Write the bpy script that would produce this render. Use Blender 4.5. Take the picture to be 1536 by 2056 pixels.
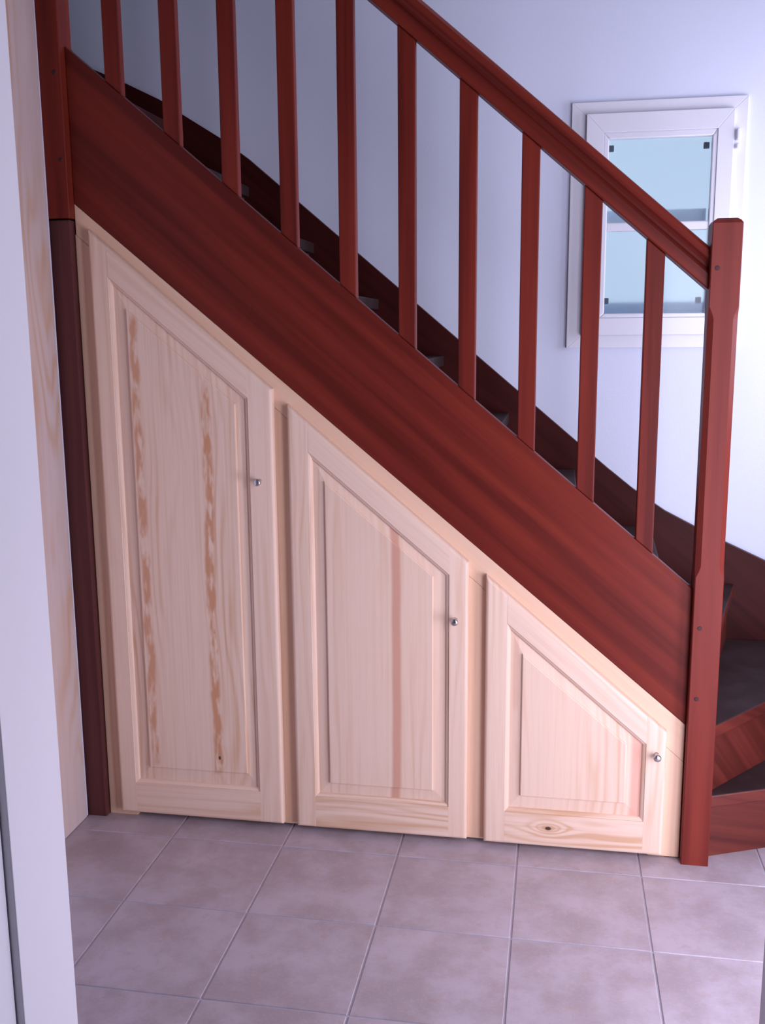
import bpy, bmesh, math, random
from mathutils import Vector, Matrix

for o in list(bpy.data.objects):
    bpy.data.objects.remove(o, do_unlink=True)
scene = bpy.context.scene
COL = scene.collection

# ------------------------------------------------------------------ camera
cam_data = bpy.data.cameras.new('camera')
cam = bpy.data.objects.new('camera', cam_data)
COL.objects.link(cam)
RX = Vector((0.9849, 0.1731, -0.0079)).normalized()
FW = Vector((-0.1717, 0.9687, -0.1792)).normalized()
RX = (RX - FW * RX.dot(FW)).normalized()
UP = RX.cross(FW)
m = Matrix((RX, UP, -FW)).transposed().to_4x4()
m.translation = Vector((1.0733, -2.6033, 1.4353))
cam.matrix_world = m
cam_data.sensor_fit = 'VERTICAL'
cam_data.sensor_height = 24.0
cam_data.lens = 24.0 * 1975.0 / 2056.0
cam_data.clip_start = 0.02
scene.camera = cam

# ------------------------------------------------------------------ world, daylight, exposure
world = bpy.data.worlds.new('overcast_sky')
scene.world = world
world.use_nodes = True
bg = world.node_tree.nodes['Background']
bg.inputs['Color'].default_value = (0.66, 0.78, 1.0, 1)
bg.inputs['Strength'].default_value = 0.92

def area(name, loc, rot, sx, sy, power, color):
    d = bpy.data.lights.new(name, 'AREA')
    d.shape = 'RECTANGLE'; d.size = sx; d.size_y = sy
    d.energy = power; d.color = color
    o = bpy.data.objects.new(name, d); COL.objects.link(o)
    o.location = loc; o.rotation_euler = rot
    return o
DAY = (0.83, 0.80, 1.0)
# daylight entering by the glazed entrance (front wall), its low side light (right wall) and the stair window (right wall)
area('daylight_entrance', (1.95, -1.50, 1.0), (math.radians(90), 0, 0), 0.75, 2.0, 38, DAY)
area('daylight_side_light', (2.50, -0.98, 0.52), (0, math.radians(90), 0), 1.0, 0.55, 27, DAY)
area('daylight_stair_window', (2.50, 0.38, 1.7), (0, math.radians(90), 0), 1.0, 0.68, 15, DAY)
area('stairwell_fill_light', (1.3, 0.42, 4.38), (0, 0, 0), 1.3, 0.7, 9, (0.70, 0.72, 1.0))  # added fill lamp below the closed ceiling, brightens the middle of the back wall

scene.view_settings.view_transform = 'Standard'
scene.view_settings.look = 'None'
scene.view_settings.gamma = 1.0
scene.view_settings.use_curve_mapping = False
scene.view_settings.exposure = 0.0

# ------------------------------------------------------------------ material helpers
class NT:
    def __init__(s, name):
        s.m = bpy.data.materials.new(name); s.m.use_nodes = True
        s.t = s.m.node_tree; s.b = s.t.nodes['Principled BSDF']
    def n(s, typ, **kw):
        x = s.t.nodes.new(typ)
        for k, v in kw.items(): setattr(x, k, v)
        return x
    def link(s, a, b): s.t.links.new(a, b)
    def val(s, v, sock):
        if hasattr(v, 'node'): s.link(v, sock)
        else: sock.default_value = v
    def math(s, op, a, b=0.0, c=None, clamp=False):
        x = s.n('ShaderNodeMath', operation=op, use_clamp=clamp)
        s.val(a, x.inputs[0]); s.val(b, x.inputs[1])
        if c is not None: s.val(c, x.inputs[2])
        return x.outputs[0]
    def comb(s, a, b, c):
        x = s.n('ShaderNodeCombineXYZ')
        for i, v in enumerate((a, b, c)): s.val(v, x.inputs[i])
        return x.outputs[0]
    def noise(s, vec, scale, detail=2.0, rough=0.5):
        x = s.n('ShaderNodeTexNoise')
        s.link(vec, x.inputs['Vector'])
        x.inputs['Scale'].default_value = scale
        x.inputs['Detail'].default_value = detail
        x.inputs['Roughness'].default_value = rough
        return x.outputs['Fac']
    def mix(s, f, a, b):
        x = s.n('ShaderNodeMix', data_type='RGBA')
        s.val(f, x.inputs[0])
        for v, sock in ((a, x.inputs[6]), (b, x.inputs[7])):
            if hasattr(v, 'node'): s.link(v, sock)
            else: sock.default_value = (*v, 1)
        return x.outputs[2]
    def ramp(s, f, lo, hi):
        x = s.n('ShaderNodeMapRange', interpolation_type='SMOOTHSTEP')
        s.val(f, x.inputs[0]); x.inputs[1].default_value = lo; x.inputs[2].default_value = hi
        return x.outputs[0]
    def bump(s, h, strength, dist):
        x = s.n('ShaderNodeBump')
        x.inputs['Strength'].default_value = strength
        x.inputs['Distance'].default_value = dist
        s.link(h, x.inputs['Height']); s.link(x.outputs['Normal'], s.b.inputs['Normal'])
    def coords(s):
        tc = s.n('ShaderNodeTexCoord'); sp = s.n('ShaderNodeSeparateXYZ')
        s.link(tc.outputs['Object'], sp.inputs[0])
        oi = s.n('ShaderNodeObjectInfo')
        return sp.outputs[0], sp.outputs[1], sp.outputs[2], oi.outputs['Random'], tc.outputs['Object']

SLOPE = 0.851
TH = math.atan(SLOPE)

def grain_axes(nt, axis):
    x, y, z, rnd, _ = nt.coords()
    if axis == 'Z':   return nt.math('ADD', x, nt.math('MULTIPLY', y, 0.6)), z, rnd
    if axis == 'X':   return nt.math('ADD', z, nt.math('MULTIPLY', y, 0.6)), x, rnd
    if axis == 'Y':   return nt.math('ADD', x, nt.math('MULTIPLY', z, 0.6)), y, rnd
    c, s = math.cos(TH), math.sin(TH)     # 'D': along the stair pitch
    u = nt.math('ADD', nt.math('MULTIPLY', x, s), nt.math('MULTIPLY', z, c))
    u = nt.math('ADD', u, nt.math('MULTIPLY', y, 0.6))
    v = nt.math('SUBTRACT', nt.math('MULTIPLY', x, c), nt.math('MULTIPLY', z, s))
    return u, v, rnd

def pine(name, axis, swirl=4.0, ringfreq=34.0, ringamt=0.38, streaks=(), knots=(), light=(0.82, 0.605, 0.475), dark=(0.66, 0.40, 0.25)):
    nt = NT(name)
    u, v, rnd = grain_axes(nt, axis)
    seed = nt.math('MULTIPLY', rnd, 37.0)
    warp = nt.noise(nt.comb(u, seed, nt.math('MULTIPLY', v, 0.22)), 5.0, 1.5)
    ph = nt.math('ADD', nt.math('MULTIPLY', u, ringfreq), nt.math('MULTIPLY', warp, swirl))
    for (ku, kv, kr) in knots:
        du = nt.math('SUBTRACT', u, ku); dv = nt.math('MULTIPLY', nt.math('SUBTRACT', v, kv), 0.42)
        d2 = nt.math('ADD', nt.math('MULTIPLY', du, du), nt.math('MULTIPLY', dv, dv))
        ph = nt.math('ADD', ph, nt.math('DIVIDE', 0.0009, nt.math('ADD', d2, 0.00025)))
    jit = nt.noise(nt.comb(nt.math('MULTIPLY', u, 9.0), nt.math('ADD', seed, 3.0), nt.math('MULTIPLY', v, 0.7)), 2.0, 2.0)
    ph = nt.math('ADD', ph, nt.math('MULTIPLY', jit, 3.0))
    sn = nt.math('SINE', nt.math('MULTIPLY', ph, 6.2832))
    ring = nt.math('POWER', nt.math('ADD', nt.math('MULTIPLY', sn, 0.5), 0.5), 2.2)
    lowm = nt.noise(nt.comb(nt.math('MULTIPLY', u, 6.0), nt.math('ADD', seed, 5.0), nt.math('MULTIPLY', v, 0.8)), 1.6, 1.0)
    ring = nt.math('MULTIPLY', ring, nt.math('MULTIPLY', nt.ramp(lowm, 0.38, 0.68), ringamt * 1.3))
    sn2 = nt.noise(nt.comb(nt.math('MULTIPLY', u, ringfreq * 2.6), seed, nt.math('MULTIPLY', v, 1.2)), 1.0, 3.0)
    ring = nt.math('ADD', ring, nt.math('MULTIPLY', nt.ramp(sn2, 0.42, 0.78), ringamt * 0.7), clamp=True)
    fib = nt.noise(nt.comb(nt.math('MULTIPLY', u, 260.0), seed, nt.math('MULTIPLY', v, 7.0)), 1.0, 2.0)
    col = nt.mix(ring, light, dark)
    col = nt.mix(nt.math('MULTIPLY', nt.ramp(fib, 0.45, 0.8), 0.20), col, dark)
    tint = nt.noise(nt.comb(nt.math('MULTIPLY', u, 3.0), seed, v), 1.3, 1.0)
    col = nt.mix(nt.math('MULTIPLY', nt.ramp(tint, 0.4, 0.7), 0.22), col, (0.80, 0.56, 0.41))
    for (su, w, wob, brk, scol, edge, z0, z1) in streaks:
        wn = nt.noise(nt.comb(su * 10, 0.0, nt.math('MULTIPLY', v, 1.0)), 7.0, 2.5)
        wn2 = nt.noise(nt.comb(su * 10 + 7, 3.0, nt.math('MULTIPLY', v, 1.0)), 9.0, 3.0)
        c = nt.math('ADD', su, nt.math('MULTIPLY', nt.math('SUBTRACT', wn, 0.5), wob))
        ww = nt.math('MULTIPLY', w, nt.math('ADD', 1.0 - brk, nt.math('MULTIPLY', wn2, 2 * brk)))
        d = nt.math('ABSOLUTE', nt.math('SUBTRACT', u, c))
        rel = nt.math('DIVIDE', d, ww)
        mask = nt.ramp(rel, 1.15, 0.45)
        if brk > 0:
            hole = nt.noise(nt.comb(nt.math('MULTIPLY', u, 55.0), su * 9, nt.math('MULTIPLY', v, 16.0)), 1.0, 2.0)
            mask = nt.math('MULTIPLY', mask, nt.ramp(hole, 0.33, 0.58))
        mask = nt.math('MULTIPLY', mask, nt.math('MULTIPLY', nt.ramp(v, z0, z0 + 0.03), nt.ramp(v, z1, z1 - 0.03)))
        col = nt.mix(nt.math('MULTIPLY', mask, edge), col, scol)
    for (ku, kv, kr) in knots:
        du = nt.math('SUBTRACT', u, ku); dv = nt.math('MULTIPLY', nt.math('SUBTRACT', v, kv), 0.62)
        d = nt.math('SQRT', nt.math('ADD', nt.math('MULTIPLY', du, du), nt.math('MULTIPLY', dv, dv)))
        col = nt.mix(nt.math('MULTIPLY', nt.ramp(d, kr * 4.0, kr), 0.35), col, (0.5, 0.24, 0.10))
        col = nt.mix(nt.ramp(d, kr * 1.15, kr * 0.6), col, (0.07, 0.035, 0.025))
    nt.link(col, nt.b.inputs['Base Color'])
    nt.b.inputs['Roughness'].default_value = 0.5
    nt.b.inputs['Specular IOR Level'].default_value = 0.35
    nt.bump(fib, 0.08, 0.002)
    return nt.m

def mahogany(name, axis, a=(0.158, 0.0195, 0.0115), b=(0.098, 0.0115, 0.0075), c=(0.200, 0.027, 0.014), rough=0.42, spec=0.16):
    nt = NT(name)
    u, v, rnd = grain_axes(nt, axis)
    seed = nt.math('MULTIPLY', rnd, 23.0)
    warp = nt.noise(nt.comb(u, seed, nt.math('MULTIPLY', v, 0.10)), 9.0, 2.0)
    st = nt.noise(nt.comb(nt.math('MULTIPLY', u, 26.0), nt.math('ADD', seed, nt.math('MULTIPLY', warp, 1.5)), nt.math('MULTIPLY', v, 0.9)), 1.0, 3.0)
    fib = nt.noise(nt.comb(nt.math('MULTIPLY', u, 330.0), seed, nt.math('MULTIPLY', v, 12.0)), 1.0, 2.0)
    col = nt.mix(nt.ramp(st, 0.30, 0.58), b, a)
    col = nt.mix(nt.math('MULTIPLY', nt.ramp(st, 0.52, 0.72), 0.7), col, c)
    col = nt.mix(nt.math('MULTIPLY', nt.ramp(fib, 0.5, 0.75), 0.22), col, b)
    nt.link(col, nt.b.inputs['Base Color'])
    nt.b.inputs['Roughness'].default_value = rough
    nt.b.inputs['Specular IOR Level'].default_value = spec
    nt.bump(fib, 0.06, 0.001)
    return nt.m

def plain(name, col, rough=0.6, spec=0.4, nscale=None, var=0.06, bump=0.0, metallic=0.0):
    nt = NT(name)
    nt.b.inputs['Roughness'].default_value = rough
    nt.b.inputs['Specular IOR Level'].default_value = spec
    nt.b.inputs['Metallic'].default_value = metallic
    _, _, _, _, ob = nt.coords()
    n = nt.noise(ob, nscale or 4.0, 3.0)
    nt.link(nt.mix(n, tuple(c * (1 - var) for c in col), tuple(min(1, c * (1 + var)) for c in col)), nt.b.inputs['Base Color'])
    if bump: 
        n2 = nt.noise(ob, 180.0, 2.0)
        nt.bump(n2, bump, 0.002)
    return nt.m

def tile_material():
    nt = NT('floor_tile_glaze')
    x, y, z, rnd, ob = nt.coords()
    sh = nt.n('ShaderNodeVectorMath', operation='ADD')
    nt.link(ob, sh.inputs[0])
    nt.link(nt.comb(nt.math('MULTIPLY', rnd, 40.0), nt.math('MULTIPLY', rnd, 17.0), 0.0), sh.inputs[1])
    vec = sh.outputs[0]
    n1 = nt.noise(vec, 7.0, 6.0, 0.62)
    n2 = nt.noise(vec, 26.0, 5.0, 0.65)
    n3 = nt.noise(vec, 140.0, 2.0)
    col = nt.mix(nt.ramp(n1, 0.36, 0.64), (0.52, 0.445, 0.505), (0.41, 0.335, 0.365))
    col = nt.mix(nt.math('MULTIPLY', nt.ramp(n2, 0.52, 0.72), 0.55), col, (0.44, 0.32, 0.31))
    col = nt.mix(nt.math('MULTIPLY', nt.ramp(n3, 0.5, 0.75), 0.18), col, (0.64, 0.55, 0.58))
    nt.link(col, nt.b.inputs['Base Color'])
    nt.b.inputs['Roughness'].default_value = 0.42
    nt.b.inputs['Specular IOR Level'].default_value = 0.45
    nt.bump(n2, 0.10, 0.002)
    return nt.m

def tread_material():
    nt = NT('dusty_tread_wood')
    x, y, z, rnd, ob = nt.coords()
    n1 = nt.noise(ob, 9.0, 5.0, 0.6)
    fib = nt.noise(nt.comb(nt.math('MULTIPLY', x, 120.0), rnd, nt.math('MULTIPLY', y, 5.0)), 1.0, 2.0)
    col = nt.mix(nt.ramp(n1, 0.3, 0.7), (0.032, 0.017, 0.017), (0.048, 0.030, 0.032))
    col = nt.mix(nt.math('MULTIPLY', fib, 0.25), col, (0.05, 0.025, 0.022))
    nt.link(col, nt.b.inputs['Base Color'])
    nt.b.inputs['Roughness'].default_value = 0.55
    nt.b.inputs['Specular IOR Level'].default_value = 0.1
    return nt.m

def frosted():
    nt = NT('frosted_glass')
    _, _, _, _, ob = nt.coords()
    n = nt.noise(ob, 220.0, 2.0)
    b = nt.b
    b.inputs['Base Color'].default_value = (0.80, 0.90, 0.95, 1)
    b.inputs['Transmission Weight'].default_value = 1.0
    b.inputs['Roughness'].default_value = 0.30
    b.inputs['IOR'].default_value = 1.2
    b.inputs['Coat Weight'].default_value = 0.3
    b.inputs['Coat Roughness'].default_value = 0.12
    nt.bump(n, 0.05, 0.001)
    return nt.m

M = {
    'wall': plain('wall_paint', (0.77, 0.82, 0.97), 0.75, 0.2, 3.0, 0.02, 0.12),
    'white': plain('white_gloss_paint', (0.80, 0.79, 0.84), 0.45, 0.4, 5.0, 0.02, 0.06),
    'pvc': plain('white_window_plastic', (0.80, 0.81, 0.88), 0.3, 0.5, 5.0, 0.01),
    'ceil': plain('ceiling_low_bounce', (0.24, 0.20, 0.18), 0.8, 0.2, 3.0, 0.02),  # unseen ceiling, made dark to cut the bounced light
    'walldull': plain('hall_wall_low_bounce', (0.30, 0.30, 0.33), 0.8, 0.2, 3.0, 0.02),  # out-of-view walls, darker than the back wall to reduce bounce fill
    'grout': plain('grout', (0.50, 0.46, 0.52), 0.8, 0.2, 40.0, 0.10),
    'tile': tile_material(),
    'tread': tread_material(),
    'frost': frosted(),
    'nickel': plain('brushed_nickel', (0.62, 0.60, 0.60), 0.22, 0.5, 30.0, 0.04, 0.0, 1.0),
    'darkclip': plain('dark_clip', (0.10, 0.11, 0.14), 0.5, 0.3),
    'plug': plain('dark_dowel_plug', (0.045, 0.012, 0.014), 0.5, 0.3),
    'render': plain('outside_render', (0.72, 0.78, 0.84), 0.9, 0.1, 12.0, 0.06),
    'putty': plain('white_plaster_edge', (0.66, 0.64, 0.74), 0.7, 0.2, 20.0, 0.05),
    'mZ': mahogany('mahogany_upright', 'Z'),
    'mN': mahogany('mahogany_newel_lit', 'Z', (0.185, 0.028, 0.019), (0.135, 0.018, 0.013), (0.215, 0.034, 0.021)),  # lower newel only: mahogany lightened, its brighter sheen put into the colour
    'mD': mahogany('mahogany_pitch', 'D'),
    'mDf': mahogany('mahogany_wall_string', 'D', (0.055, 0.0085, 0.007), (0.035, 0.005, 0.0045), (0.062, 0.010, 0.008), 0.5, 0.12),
    'mY': mahogany('mahogany_riser', 'Y', (0.13, 0.022, 0.015), (0.07, 0.011, 0.008), (0.16, 0.03, 0.018), 0.45, 0.3),
    'mX': mahogany('mahogany_riser_front', 'X', (0.13, 0.022, 0.015), (0.07, 0.011, 0.008), (0.16, 0.03, 0.018), 0.45, 0.3),
    'mPost': mahogany('mahogany_dull_post', 'Z', (0.105, 0.030, 0.028), (0.07, 0.018, 0.018), (0.12, 0.036, 0.03), 0.6, 0.25),
    'pZ': pine('pine_upright', 'Z'),
    'pX': pine('pine_rail_swirled', 'X', 10.0, 30.0, 0.95),
    'pD': pine('pine_rail_pitch', 'D', 3.0, 40.0, 0.28),
    'pF': pine('pine_face_frame', 'Z', 3.0, 30.0, 0.35, light=(0.79, 0.53, 0.37), dark=(0.64, 0.37, 0.22)),
    'pFD': pine('pine_face_frame_pitch', 'D', 2.0, 30.0, 0.25, light=(0.80, 0.53, 0.37), dark=(0.66, 0.39, 0.235)),
    'pLin': pine('pine_lining', 'Z', 8.0, 18.0, 0.58, light=(0.64, 0.52, 0.50), dark=(0.58, 0.36, 0.25)),
}
CB = Vector((0.6, 0.0, 0.0))     # base of the cupboard
OR_ = (0.60, 0.285, 0.15); PK = (0.63, 0.33, 0.23)
M['pan1'] = pine('pine_panel_bold_figure', 'Z', 7.0, 40.0, 0.62, streaks=(
    (0.108 - CB.x, 0.016, 0.030, 0.55, OR_, 0.95, 0.15, 1.36), (-0.088 - CB.x, 0.015, 0.026, 0.6, OR_, 0.85, 0.17, 1.50)),
    knots=((0.112 - CB.x, 0.215, 0.004),))
M['pan2'] = pine('pine_panel_single_streak', 'Z', 2.0, 36.0, 0.34, streaks=((0.6375 - CB.x, 0.0155, 0.006, 0.0, PK, 0.92, 0.0, 2.0),))
M['pan3'] = pine('pine_panel_pink_edge', 'Z', 3.0, 34.0, 0.45, streaks=((1.303 - CB.x, 0.021, 0.006, 0.0, (0.70, 0.35, 0.26), 0.8, 0.0, 2.0), (0.972 - CB.x, 0.008, 0.004, 0.0, (0.70, 0.40, 0.29), 0.5, 0.40, 2.0)))
M['pXk'] = pine('pine_rail_knotty', 'X', 9.0, 30.0, 0.9, knots=((0.0577, 1.0775 - CB.x, 0.006),))

# ------------------------------------------------------------------ mesh helpers
def link(name, bm, mat, base=(0, 0, 0), parent=None, smooth=False, recalc=True):
    if recalc: bmesh.ops.recalc_face_normals(bm, faces=bm.faces)
    me = bpy.data.meshes.new(name); bm.to_mesh(me); bm.free()
    me.materials.append(mat)
    if smooth:
        for f in me.polygons: f.use_smooth = True
    o = bpy.data.objects.new(name, me); COL.objects.link(o)
    if parent is not None: o.parent = parent
    else: o.location = base
    return o

def shift(bm, base):
    bmesh.ops.translate(bm, verts=bm.verts, vec=-Vector(base))

def prism(poly, lo, hi, axis='Y', bevel=0.0, seg=2):
    """poly: 2D points; axis Y -> (x,z) extruded along y, Z -> (x,y) along z, X -> (y,z) along x."""
    bm = bmesh.new()
    def P(p, t):
        return {'Y': (p[0], t, p[1]), 'Z': (p[0], p[1], t), 'X': (t, p[0], p[1])}[axis]
    a = [bm.verts.new(P(p, lo)) for p in poly]; b = [bm.verts.new(P(p, hi)) for p in poly]
    bm.faces.new(a); bm.faces.new(b[::-1])
    n = len(poly)
    for i in range(n): bm.faces.new((a[i], a[(i + 1) % n], b[(i + 1) % n], b[i]))
    bmesh.ops.recalc_face_normals(bm, faces=bm.faces)
    if bevel: bmesh.ops.bevel(bm, geom=list(bm.edges), offset=bevel, segments=seg, profile=0.5, affect='EDGES', clamp_overlap=True)
    return bm

def box(x0, x1, y0, y1, z0, z1, bevel=0.0, seg=2):
    return prism([(x0, z0), (x1, z0), (x1, z1), (x0, z1)], y0, y1, 'Y', bevel, seg)

def merge(*bms):
    out = bms[0]
    for b in bms[1:]:
        me = bpy.data.meshes.new('tmp'); b.to_mesh(me); b.free(); out.from_mesh(me); bpy.data.meshes.remove(me)
    return out

def tag(o, label=None, cat=None, group=None, kind=None):
    if label: o['label'] = label
    if cat: o['category'] = cat
    if group: o['group'] = group
    if kind: o['kind'] = kind
    return o

def empty(name, loc):
    o = bpy.data.objects.new(name, None); COL.objects.link(o); o.location = loc; o.empty_display_size = 0.1
    return o

def lathe(profile, centre, seg=24):
    """profile (radius, y): turned about the Y axis."""
    bm = bmesh.new(); rings = []
    for r, y in profile:
        if r < 1e-6: rings.append([bm.verts.new((centre[0], centre[1] + y, centre[2]))])
        else: rings.append([bm.verts.new((centre[0] + r * math.cos(2 * math.pi * k / seg), centre[1] + y, centre[2] + r * math.sin(2 * math.pi * k / seg))) for k in range(seg)])
    for a, b in zip(rings, rings[1:]):
        for k in range(seg):
            k2 = (k + 1) % seg
            if len(a) == 1: bm.faces.new((a[0], b[k], b[k2]))
            elif len(b) == 1: bm.faces.new((a[k], a[k2], b[0]))
            else: bm.faces.new((a[k], a[k2], b[k2], b[k]))
    return bm

# ------------------------------------------------------------------ the room
YF = 0.83            # face of the wall string
YB = 0.865           # back wall
XW = -0.315          # left hall wall
XR = 2.45            # right wall
YD0, YD1 = -1.577, -1.45     # wall with the doorway the picture is taken through
OL, OR = 0.4206, 1.340       # that doorway

floor = link('floor', box(-1.35, XR + 0.12, -3.6, YB, -0.12, -0.0025), M['grout'])
tag(floor, 'grey joint bed of the tiled hall floor', None, None, 'structure')

# window opening in the back wall
WX0, WX1, WZ0, WZ1 = 1.160, 1.600, 1.430, 2.115
wb = merge(box(-1.35, WX0, YB, YB + 0.22, 0, 4.4), box(WX1, XR + 0.12, YB, YB + 0.22, 0, 4.4),
           box(WX0, WX1, YB, YB + 0.22, 0, WZ0), box(WX0, WX1, YB, YB + 0.22, WZ1, 4.4))
tag(link('wall_back', wb, M['wall']), 'white painted wall behind the staircase with a small window', None, None, 'structure')
tag(link('wall_left', box(XW - 0.10, XW, YD1, 0.0, 0, 2.55), M['wall']), 'white hall wall behind the pine lining board', None, None, 'structure')
tag(link('wall_stairwell', merge(box(-1.35, -1.25, -1.0, YB, 0, 4.4), box(-1.25, XW - 0.1, -1.0, -0.95, 0, 2.7), box(-1.25, XW - 0.1, -0.95, -0.05, 2.55, 2.7)), M['walldull']), 'darkened end wall of the stairwell', None, None, 'structure')
# right wall: low side light of the entrance and a window over the first steps
wr = merge(box(XR, XR + 0.12, YD0, -1.255, 0, 2.55), box(XR, XR + 0.12, -1.255, -0.705, 1.02, 2.55), box(XR, XR + 0.12, -0.705, 0.04, 0, 2.55),
           box(XR, XR + 0.12, 0.04, 0.72, 0, 1.2), box(XR, XR + 0.12, 0.04, 0.72, 2.2, 2.55), box(XR, XR + 0.12, 0.72, YB, 0, 2.55),
           box(XR, XR + 0.12, -0.05, YB, 2.55, 4.4))
tag(link('wall_right', wr, M['walldull']), 'darkened wall beside the first steps with a window and a side light', None, None, 'structure')
EX0, EX1, EZ = 1.575, 2.325, 2.0        # glazed entrance in the front wall
wf = merge(box(-1.35, OL - 0.045, YD0, YD1, 0, 2.55), box(OR + 0.045, EX0, YD0, YD1, 0, 2.55), box(EX0, EX1, YD0, YD1, EZ, 2.55), box(EX1, XR, YD0, YD1, 0, 2.55),
           box(OL - 0.045, OR + 0.045, YD0, YD1, 2.12, 2.55))
tag(link('wall_front', wf, M['walldull']), 'darkened wall with the doorway looking onto the stairs', None, None, 'structure')
tag(link('wall_room', merge(box(-1.47, -1.35, -3.7, YD0, 0, 2.7), box(-1.35, 1.45, -3.7, -3.6, 0, 2.7), box(1.45, 1.53, -3.7, YD0, 0, 2.7)), M['walldull']), 'walls of the room the doorway opens from', None, None, 'structure')
tag(link('ceiling', merge(box(XW - 0.1, XR + 0.12, YD0, -0.075, 2.55, 2.7), box(-1.35, 1.45, -3.6, YD0, 2.55, 2.7), box(-1.35, XR + 0.12, -0.05, YB, 4.4, 4.5),
     box(-1.35, XR + 0.12, -0.075, -0.05, 2.55, 4.5)), M['ceil']), 'hall ceiling and stairwell lining', None, None, 'structure')

# painted door lining with a rebate towards the camera
def door_lining(name, xin, sgn, label):
    root = empty(name, (xin, 0.5 * (YD0 + YD1), 0)); tag(root, label, None, None, 'structure')
    base = root.location
    bm = box(min(xin, xin - sgn * 0.045), max(xin, xin - sgn * 0.045), YD0 - 0.0, YD1 + 0.004, 0, 2.08, 0.0015)
    shift(bm, base); link('jamb', bm, M['white'], parent=root)
    xa, xb = xin - sgn * 0.0105, xin - sgn * 0.085
    bm = box(min(xa, xb), max(xa, xb), YD0 - 0.075, YD0 - 0.0005, 0, 2.14, 0.003)
    shift(bm, base); link('casing', bm, M['white'], parent=root)
    return root
door_lining('trim_1', OL, 1, 'white painted left jamb of the doorway in front of the stairs')
door_lining('trim_2', OR, -1, 'white painted right jamb of the doorway in front of the stairs')
hd = box(OL, OR, YD0, YD1 + 0.004, 2.08, 2.12, 0.0015)
tag(link('trim_3', hd, M['white']), 'white painted head of the doorway in front of the stairs', None, None, 'structure')

# entrance frame
ef = merge(box(EX0, EX0 + 0.04, YD0, YD1 + 0.008, 0, EZ, 0.002), box(EX1 - 0.04, EX1, YD0, YD1 + 0.008, 0, EZ, 0.002), box(EX0 + 0.04, EX1 - 0.04, YD0, YD1 + 0.008, EZ - 0.04, EZ, 0.002))
tag(link('door_1', ef, M['white']), 'white frame of the open entrance doorway', None, None, 'structure')

# floor tiles, each a piece of its own
T, J0X, K0Y, GAP = 0.33, 0.0046, -0.1099, 0.0045
def tile_mesh(w, d):
    return prism([(0, 0), (w, 0), (w, d), (0, d)], -0.010, 0.0, 'Z', 0.0015, 1)
shared = None
for i in range(-2, 8):
    for j in range(-1, 6):
        x0, x1 = J0X + i * T + GAP / 2, J0X + (i + 1) * T - GAP / 2
        y1, y0 = K0Y - j * T - GAP / 2, K0Y - (j + 1) * T + GAP / 2
        fx0, fx1, fy0, fy1 = x0, x1, y0, y1
        x0 = max(x0, -0.300 if y1 > -0.5 else XW + 0.001); x1 = min(x1, XR - 0.011)
        if x1 - x0 < 0.01: continue
        full = (x0, x1) == (fx0, fx1)
        if full and shared:
            o = bpy.data.objects.new('floor_tile', shared); COL.objects.link(o)
        else:
            o = link('floor_tile', tile_mesh(x1 - x0, y1 - y0), M['tile'])
            if full: shared = o.data
        o.location = (x0, y0, 0); o.parent = floor

# small window in the back wall
win = empty('window_1', (0.5 * (WX0 + WX1), YB, WZ0)); tag(win, 'small white window with two frosted panes behind the handrail', None, None, 'structure')
WB = win.location.copy()
def ring(x0, x1, z0, z1, wl, wr_, wb_, wt, y0, y1, bev):
    a0, a1, c0, c1 = x0 + wl, x1 - wr_, z0 + wb_, z1 - wt
    return merge(prism([(x0, z0), (a0, c0), (a0, c1), (x0, z1)], y0, y1, 'Y', bev), prism([(x1, z0), (x1, z1), (a1, c1), (a1, c0)], y0, y1, 'Y', bev),
                 prism([(x0, z0), (x1, z0), (a1, c0), (a0, c0)], y0, y1, 'Y', bev), prism([(x0, z1), (a0, c1), (a1, c1), (x1, z1)], y0, y1, 'Y', bev))
def wpart(name, bm, mat, parent=win):
    shift(bm, WB); return link(name, bm, mat, parent=parent)
wpart('window_frame', ring(1.101, 1.652, 1.379, 2.168, 0.066, 0.066, 0.06, 0.06, YB - 0.014, YB + 0.05, 0.0015), M['pvc'])
wpart('sash', ring(1.149, 1.609, 1.421, 2.128, 0.056, 0.049, 0.057, 0.060, YB - 0.034, YB - 0.0145, 0.0015), M['pvc'])
bead = ring(1.2055, 1.5600, 1.478, 2.0685, 0.017, 0.015, 0.0145, 0.021, YB - 0.030, YB - 0.006, 0.004)
wpart('glazing_bead', bead, M['pvc'])
wpart('glazing_bar', box(1.2215, 1.5455, YB - 0.026, YB - 0.006, 1.758, 1.786, 0.005), M['pvc'])
wpart('pane', box(1.2215, 1.5455, YB - 0.004, YB + 0.002, 1.786, 2.049), M['frost'])
wpart('pane', box(1.2215, 1.5455, YB - 0.004, YB + 0.002, 1.491, 1.758), M['frost'])
for cx_, cz_ in ((1.2305, 2.025), (1.532, 2.024), (1.229, 1.535), (1.529, 1.534)):
    wpart('glass_clip', box(cx_ - 0.009, cx_ + 0.009, YB + 0.006, YB + 0.016, cz_ - 0.010, cz_ + 0.010, 0.002), M['darkclip'])
hb = merge(box(1.6165, 1.6265, YB - 0.042, YB - 0.0142, 2.030, 2.066, 0.003), box(1.6165, 1.6265, YB - 0.040, YB - 0.0142, 2.004, 2.020, 0.003))
wpart('hinge', hb, M['pvc'])
wpart('outer_bar', box(1.2215, 1.5455, YB + 0.05, YB + 0.07, 1.792, 1.832), M['render'])
# outer reveal seen dimly through the frosted panes
tag(link('window_ledge', box(WX0 - 0.1, WX1 + 0.1, YB + 0.225, YB + 0.40, 1.30, 1.535), M['render']), 'grey outside ledge behind the frosted window', None, None, 'structure')

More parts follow.
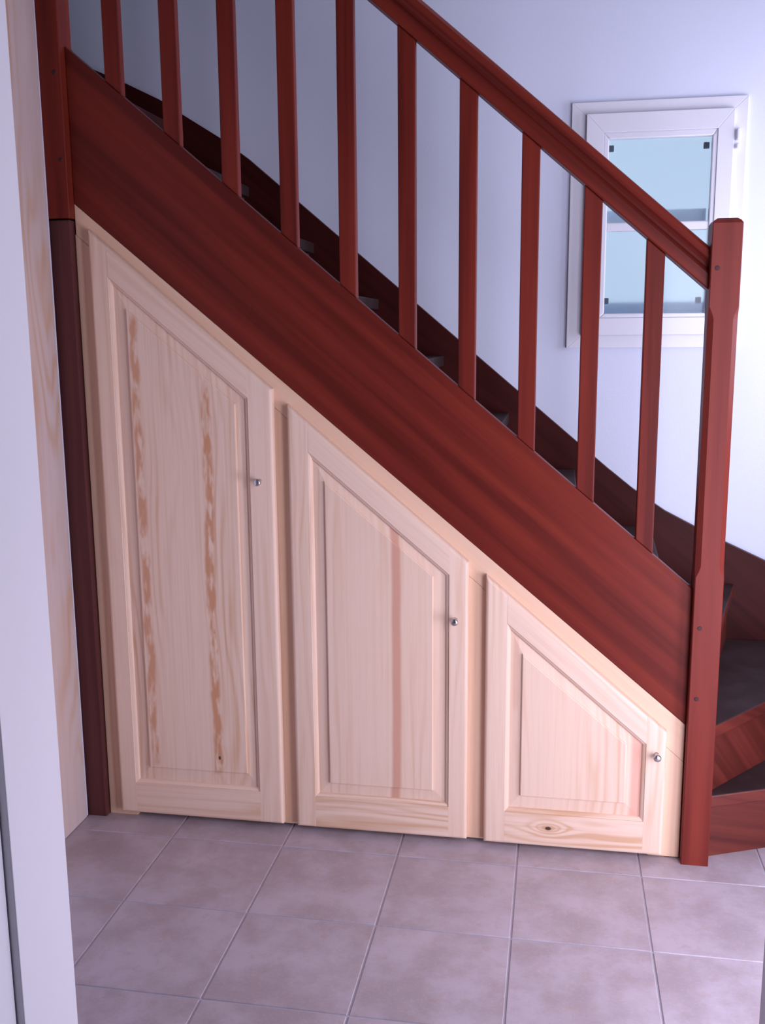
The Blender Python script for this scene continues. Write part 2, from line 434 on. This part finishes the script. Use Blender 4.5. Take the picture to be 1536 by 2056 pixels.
# ------------------------------------------------------------------ pine lining board on the left
LB = Vector((-0.306, -0.21, 0))
lin = empty('lining_board', LB); tag(lin, 'tall weathered pine lining board on the wall beside the dark post', 'board')
bm = box(XW + 0.001, -0.297, -0.40, -0.036, 0.001, 2.55, 0.002); shift(bm, LB); link('board', bm, M['pLin'], parent=lin)
bm = box(XW + 0.001, -0.2965, -0.036, -0.0305, 0.004, 2.55, 0.001); shift(bm, LB); link('plaster_edge', bm, M['putty'], parent=lin)

# ------------------------------------------------------------------ the staircase
SB = Vector((0.6, 0.4, 0))
stair = empty('staircase', SB)
tag(stair, 'red-brown mahogany staircase with square balusters, handrail and chamfered newel post', 'staircase')
def sp(name, bm, mat, parent=None, smooth=False):
    shift(bm, SB); return link(name, bm, mat, parent=parent or stair, smooth=smooth)
TOPI = 1.990                       # string top:    z = TOPI - SLOPE x
def ztop(x): return TOPI - SLOPE * x
def zbot(x): return 1.5914 - 0.8364 * x
def zrail(x): return 2.8183 - SLOPE * (x + 0.0726)    # underside of the handrail
NXL, NXR = 1.4365, 1.5085          # lower newel
UXL, UXR = -0.309, -0.2365         # upper newel
ST = 0.036
sp('outer_string', prism([(UXR, zbot(UXR)), (NXL, zbot(NXL)), (NXL, ztop(NXL)), (UXR, ztop(UXR))], 0.0, ST, 'Y', 0.0022, 2), M['mD'])

# handrail: moulded section swept along the pitch, cut plumb at the newels
prof = [(-0.024, 0.000), (0.024, 0.000), (0.027, 0.003), (0.027, 0.028), (0.024, 0.033), (0.019, 0.038), (0.018, 0.044), (0.021, 0.050),
        (0.027, 0.055), (0.029, 0.062), (0.027, 0.070), (0.020, 0.077), (0.008, 0.080), (-0.008, 0.080), (-0.020, 0.077), (-0.027, 0.070),
        (-0.029, 0.062), (-0.027, 0.055), (-0.021, 0.050), (-0.018, 0.044), (-0.019, 0.038), (-0.024, 0.033), (-0.027, 0.028), (-0.027, 0.003)]
bm = bmesh.new()
va = [bm.verts.new((UXR, 0.018 + y, zrail(UXR) + h / math.cos(TH))) for y, h in prof]
vb = [bm.verts.new((NXL, 0.018 + y, zrail(NXL) + h / math.cos(TH))) for y, h in prof]
bm.faces.new(va); bm.faces.new(vb[::-1])
for k in range(len(prof)): bm.faces.new((va[k], va[(k + 1) % len(prof)], vb[(k + 1) % len(prof)], vb[k]))
sp('handrail', bm, M['mD'])

BW, BY0, BY1 = 0.0455, 0.004, 0.032
for k in range(-1, 10):
    xr = -0.0726 + 0.156 * k
    if xr < 1.0733: xr = xr + (xr - 1.0733) * 0.026 / 2.62       # the rear arris is the one seen
    xl = xr - BW
    sp('baluster', prism([(xl, ztop(xl)), (xr, ztop(xr)), (xr, zrail(xr)), (xl, zrail(xl))], BY0, BY1, 'Y', 0.003, 2), M['mZ'])

def newel(x0, x1, y0, y1, z0, z1, chamfers, cut=0.013, tip=0.012):
    """square post with stop-chamfered corners between the given heights and an eased top."""
    bm = bmesh.new(); rings = []
    def oct_(c, z, ins=0.0):
        a0, a1, b0, b1 = x0 + ins, x1 - ins, y0 + ins, y1 - ins
        pts = [(a0 + c, b0), (a1 - c, b0), (a1, b0 + c), (a1, b1 - c), (a1 - c, b1), (a0 + c, b1), (a0, b1 - c), (a0, b0 + c)]
        return [bm.verts.new((p[0], p[1], z)) for p in pts]
    e = 0.002
    rings.append(oct_(e, z0))
    for c0, c1 in chamfers:
        rings += [oct_(e, c0), oct_(cut * 0.75, c0 + 0.018), oct_(cut, c0 + 0.030), oct_(cut, c1 - 0.030), oct_(cut * 0.75, c1 - 0.018), oct_(e, c1)]
    rings += [oct_(e, z1 - tip), oct_(e, z1 - tip * 0.45, tip * 0.35), oct_(e, z1, tip)]
    for a, b in zip(rings, rings[1:]):
        for k in range(8): bm.faces.new((a[k], a[(k + 1) % 8], b[(k + 1) % 8], b[k]))
    bm.faces.new(rings[0][::-1]); bm.faces.new(rings[-1])
    return bm
NY0, NY1 = -0.030, 0.042
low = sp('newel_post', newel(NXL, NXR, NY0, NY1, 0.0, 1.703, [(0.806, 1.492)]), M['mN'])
upn = sp('newel_post', newel(UXL, UXR, NY0, NY1, 1.748, 3.25, []), M['mZ'])
def peg(x, z, par):
    bm = lathe([(0, -0.0012), (0.0052, -0.0010), (0.006, 0.0), (0.006, 0.004)], (x, NY0, z), 14)
    sp('dowel_plug', bm, M['plug'], par)
for x, z in ((1.4545, 0.6703), (1.4552, 0.4763), (1.4520, 1.5846)): peg(x, z, low)
for x, z in ((-0.255, 2.1193), (-0.2523, 1.8995)): peg(x, z, upn)
# duller post carrying the upper newel down to the floor
sp('support_post', box(-0.3135, -0.2400, -0.024, 0.030, 0.0, 1.744, 0.003), M['mPost'])

# steps
RISE, GO, X5 = 0.1945, 0.2274, 1.140
def zt(n): return RISE * n - 0.006
lines = {1: ((1.512, 0.006), (2.33, 0.367)), 2: ((1.512, 0.018), (2.179, YF)), 3: ((1.4968, 0.046), (1.688, YF)), 4: ((1.372, ST), (1.402, YF))}
for n in range(5, 12): lines[n] = ((X5 - GO * (n - 5), ST), (X5 - GO * (n - 5), YF))
lines[12] = ((-0.335, 0.05), (-0.56, YF)); lines[13] = ((-0.345, 0.045), (-1.05, YF)); 
NT_ = 0.036
def back(n, d):
    (ax, ay), (bx, by) = lines[n]
    dx, dy = bx - ax, by - ay; L = math.hypot(dx, dy); nx, ny = -dy / L, dx / L
    return (ax + nx * d, ay + ny * d), (bx + nx * d, by + ny * d)
for n in range(1, 13):
    a, b = lines[n]; c, d = back(n + 1, 0.026)
    poly = [a, b]
    if n == 1: poly += [(2.33, YF)]
    poly += [d, c]
    if n == 2: poly = [a, b, d, (1.470, 0.052), (1.512, 0.046)]
    poly = [(px, min(max(py, 0.0), YF)) for px, py in poly]
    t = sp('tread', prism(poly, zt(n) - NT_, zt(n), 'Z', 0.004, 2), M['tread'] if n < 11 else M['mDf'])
    if n <= 3:
        t.data.materials.append(M['mX'])
        for f in t.data.polygons:
            if f.normal.z < 0.5: f.material_index = 1
    # riser set back under the nosing
    p, q = back(n, 0.018); r, s = back(n, 0.036)
    if n == 2: q = (q[0], min(q[1], YF)); 
    zlow = zt(n - 1) if n > 1 else 0.0
    poly = [(px, min(max(py, 0.002), YF)) for px, py in (p, q, s, r)]
    if n in (1, 2):
        poly = [(max(px, 1.510), py) for px, py in poly]
    sp('riser', prism(poly, zlow + 0.0005, zt(n) - NT_ - 0.0005, 'Z', 0.001, 1), M['mX'] if n == 1 else M['mY'])

# wall string with flattened ends over the winders
topl = [(-1.10, 2.56), (-0.80, 2.44), (-0.558, 2.353), (-0.435, 2.299), (-0.311, 2.239), (-0.236, 2.190), (-0.10, 2.106), (0.0, 2.033), (1.25, 0.972),
        (1.34, 0.900), (1.45, 0.825), (1.56, 0.768), (1.652, 0.722), (1.784, 0.661), (1.95, 0.60), (2.33, 0.48)]
botl = [(2.33, 0.0), (1.35, 0.0), (1.2, 0.25), (0.0, 1.25), (-0.4, 1.55), (-1.10, 1.75)]
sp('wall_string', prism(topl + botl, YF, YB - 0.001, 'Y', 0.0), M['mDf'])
sp('side_string', prism([(0.30, 0.0), (YF, 0.0), (YF, 0.50), (0.42, 0.34), (0.30, 0.30)], 2.33, 2.366, 'X', 0.002), M['mY'])

# ------------------------------------------------------------------ the pine cupboard under the stairs
cup = empty('understair_cupboard', CB)
tag(cup, 'pale pine cupboard with three slope-topped panelled doors built under the stairs', 'cupboard')
def cp(name, bm, mat, parent=None, smooth=False):
    shift(bm, CB); return link(name, bm, mat, parent=parent or cup, smooth=smooth)
FY0, FY1 = 0.0, 0.020
LOWI = 1.505
def zl(x): return LOWI - SLOPE * x
cp('top_rail', prism([(-0.2360, zl(-0.2360)), (1.4345, zl(1.4345)), (1.4345, zbot(1.4345) - 0.001), (-0.2360, zbot(-0.2360) - 0.001)], FY0, FY1, 'Y', 0.0015), M['pFD'])
for a, b, zb_ in ((-0.2385, -0.150, 0.0), (0.285, 0.385, 0.013), (0.825, 0.925, 0.013), (1.350, 1.4345, 0.004)):
    cp('stile', prism([(a, zb_), (b, zb_), (b, zl(b) - 0.0005), (a, zl(a) - 0.0005)], FY0, FY1, 'Y', 0.0015), M['pF'])
for a, b in ((-0.1495, 0.2845), (0.3855, 0.8245), (0.9255, 1.3495)):
    cp('bottom_rail', box(a, b, 0.005, FY1, 0.010, 0.07, 0.001), M['pF'])

def inset(poly, d):
    n = len(poly); out = []
    for i in range(n):
        p0, p1, p2 = (Vector(poly[(i + k - 1) % n]) for k in range(3))
        e1 = (p1 - p0).normalized(); e2 = (p2 - p1).normalized()
        n1 = Vector((-e1.y, e1.x)); n2 = Vector((-e2.y, e2.x))
        k = d / (1 + n1.dot(n2)); out.append(tuple(p1 + (n1 + n2) * k))
    return out
DF, DBK, RND = -0.0265, -0.0006, 0.010
def edge_dist(p, poly):
    best = 9.0
    for i in range(len(poly)):
        a, b = Vector(poly[i]), Vector(poly[(i + 1) % len(poly)])
        e = (b - a).normalized(); nrm = Vector((-e.y, e.x))
        best = min(best, (Vector(p) - a).dot(nrm))
    return max(best, 0.0)
def frame_piece(c, outer, lu, lv, mould):
    """c: corners BL BR TR TL of one stile or rail; mould: (inner edge start, end, inset start list, end list)."""
    bm = bmesh.new()
    def params(L):
        k = [0, 0.0008, 0.0025, 0.005, 0.0075, RND]
        return [x / L for x in k] + [0.5] + [1 - x / L for x in reversed(k)]
    us, vs = params(lu), params(lv); grid = []
    for v in vs:
        row = []
        for u in us:
            p = (Vector(c[0]) * (1 - u) + Vector(c[1]) * u) * (1 - v) + (Vector(c[3]) * (1 - u) + Vector(c[2]) * u) * v
            d = min(edge_dist(p, outer), RND)
            y = DF + RND * 0.8 * (1 - math.sqrt(max(0.0, 1 - ((RND - d) / RND) ** 2)))
            row.append(bm.verts.new((p.x, y, p.y)))
        grid.append(row)
    for r0, r1 in zip(grid, grid[1:]):
        for k in range(len(r0) - 1):
            f = bm.faces.new((r0[k], r0[k + 1], r1[k + 1], r1[k])); f.smooth = True
    rim = grid[0] + [r[-1] for r in grid[1:]] + grid[-1][-2::-1] + [r[0] for r in grid[-2:0:-1]]
    low_ = [bm.verts.new((w.co.x, DBK, w.co.z)) for w in rim]
    for k in range(len(rim)):
        bm.faces.new((rim[k], low_[k], low_[(k + 1) % len(rim)], rim[(k + 1) % len(rim)]))
    strips = [[bm.verts.new((p[0], y, p[1])) for p in pair] for pair, y in mould]
    for s0, s1 in zip(strips, strips[1:]): bm.faces.new((s0[0], s0[1], s1[1], s1[0]))
    return bm

def make_door(O, I, Fd, knob, mats, label):
    """O, I, Fd = (x0, x1, zb, top intercept) of the door, its panel opening and the raised field."""
    def quad(q): return [(q[0], q[2]), (q[1], q[2]), (q[1], q[3] - SLOPE * q[1]), (q[0], q[3] - SLOPE * q[0])]
    o, i, f = quad(O), quad(I), quad(Fd)
    door = cp('door', prism(inset(o, 0.006), DBK, -0.0125, 'Y', 0.0), M['pZ'])
    if label: door['label'] = label
    steps = [(0.0, DF), (0.0005, DF + 0.0028), (0.003, DF + 0.0034), (0.007, DF + 0.0058), (0.0095, DF + 0.0095), (0.0105, DF + 0.0140)]
    ins = [(inset(i, s), y) for s, y in steps]
    def mould(k): return [((q[k], q[(k + 1) % 4]), y) for q, y in ins]
    xl, xr, zb = I[0], I[1], I[2]
    to = lambda x: O[3] - SLOPE * x
    ti = lambda x: I[3] - SLOPE * x
    w1, w2 = xl - O[0], O[1] - xr
    cp('stile', frame_piece([(O[0], O[2]), (xl, O[2]), (xl, to(xl)), (O[0], to(O[0]))], o, w1, to(xl) - O[2], mould(3)), mats[0], door)
    cp('stile', frame_piece([(xr, O[2]), (O[1], O[2]), (O[1], to(O[1])), (xr, to(xr))], o, w2, to(xr) - O[2], mould(1)), mats[0], door)
    cp('rail', frame_piece([(xl, O[2]), (xr, O[2]), (xr, zb), (xl, zb)], o, xr - xl, zb - O[2], mould(0)), mats[1], door)
    cp('rail', frame_piece([(xl, ti(xl)), (xr, ti(xr)), (xr, to(xr)), (xl, to(xl))], o, xr - xl, to(xl) - ti(xl), mould(2)), mats[2], door)
    # raised and fielded panel
    bm = bmesh.new()
    rings = []
    for poly, y in ((inset(i, 0.0085), -0.0126), (inset(i, 0.0088), -0.0140), (inset(f, -0.004), -0.0178), (inset(f, -0.001), -0.0182), (f, -0.0238), (inset(f, 0.002), -0.0248)):
        rings.append([bm.verts.new((p[0], y, p[1])) for p in poly])
    for a, b in zip(rings, rings[1:]):
        for k in range(4): bm.faces.new((a[k], a[(k + 1) % 4], b[(k + 1) % 4], b[k]))
    bm.faces.new(rings[-1])
    cp('panel', bm, mats[3], door)
    kb = lathe([(0, -0.0275), (0.0065, -0.0272), (0.0092, -0.0255), (0.0105, -0.0225), (0.0102, -0.0185), (0.0080, -0.0150), (0.0055, -0.0125), (0.0048, -0.006), (0.0062, -0.0015), (0.0075, 0.0)],
               (knob[0], DF, knob[1]), 24)
    k = cp('knob', kb, M['nickel'], door, True); k['label'] = 'small round brushed nickel knob'
make_door((-0.190, 0.3145, 0.0215, 1.556), (-0.138, 0.2465, 0.119, 1.474), (-0.091, 0.209, 0.171, 1.425), (0.273, 1.036),
          (M['pZ'], M['pX'], M['pD'], M['pan1']), 'tall pine door with bold orange grain')
make_door((0.356, 0.850, 0.0200, 1.549), (0.413, 0.7985, 0.1165, 1.470), (0.4565, 0.7535, 0.161, 1.425), (0.815, 0.664),
          (M['pZ'], M['pX'], M['pD'], M['pan2']), 'middle pine door with one straight reddish streak')
make_door((0.898, 1.386, 0.0175, 1.555), (0.956, 1.333, 0.1145, 1.475), (0.999, 1.281, 0.164, 1.424), (1.3605, 0.311),
          (M['pZ'], M['pXk'], M['pD'], M['pan3']), 'low pine door beside the newel post with a knot in its bottom rail')
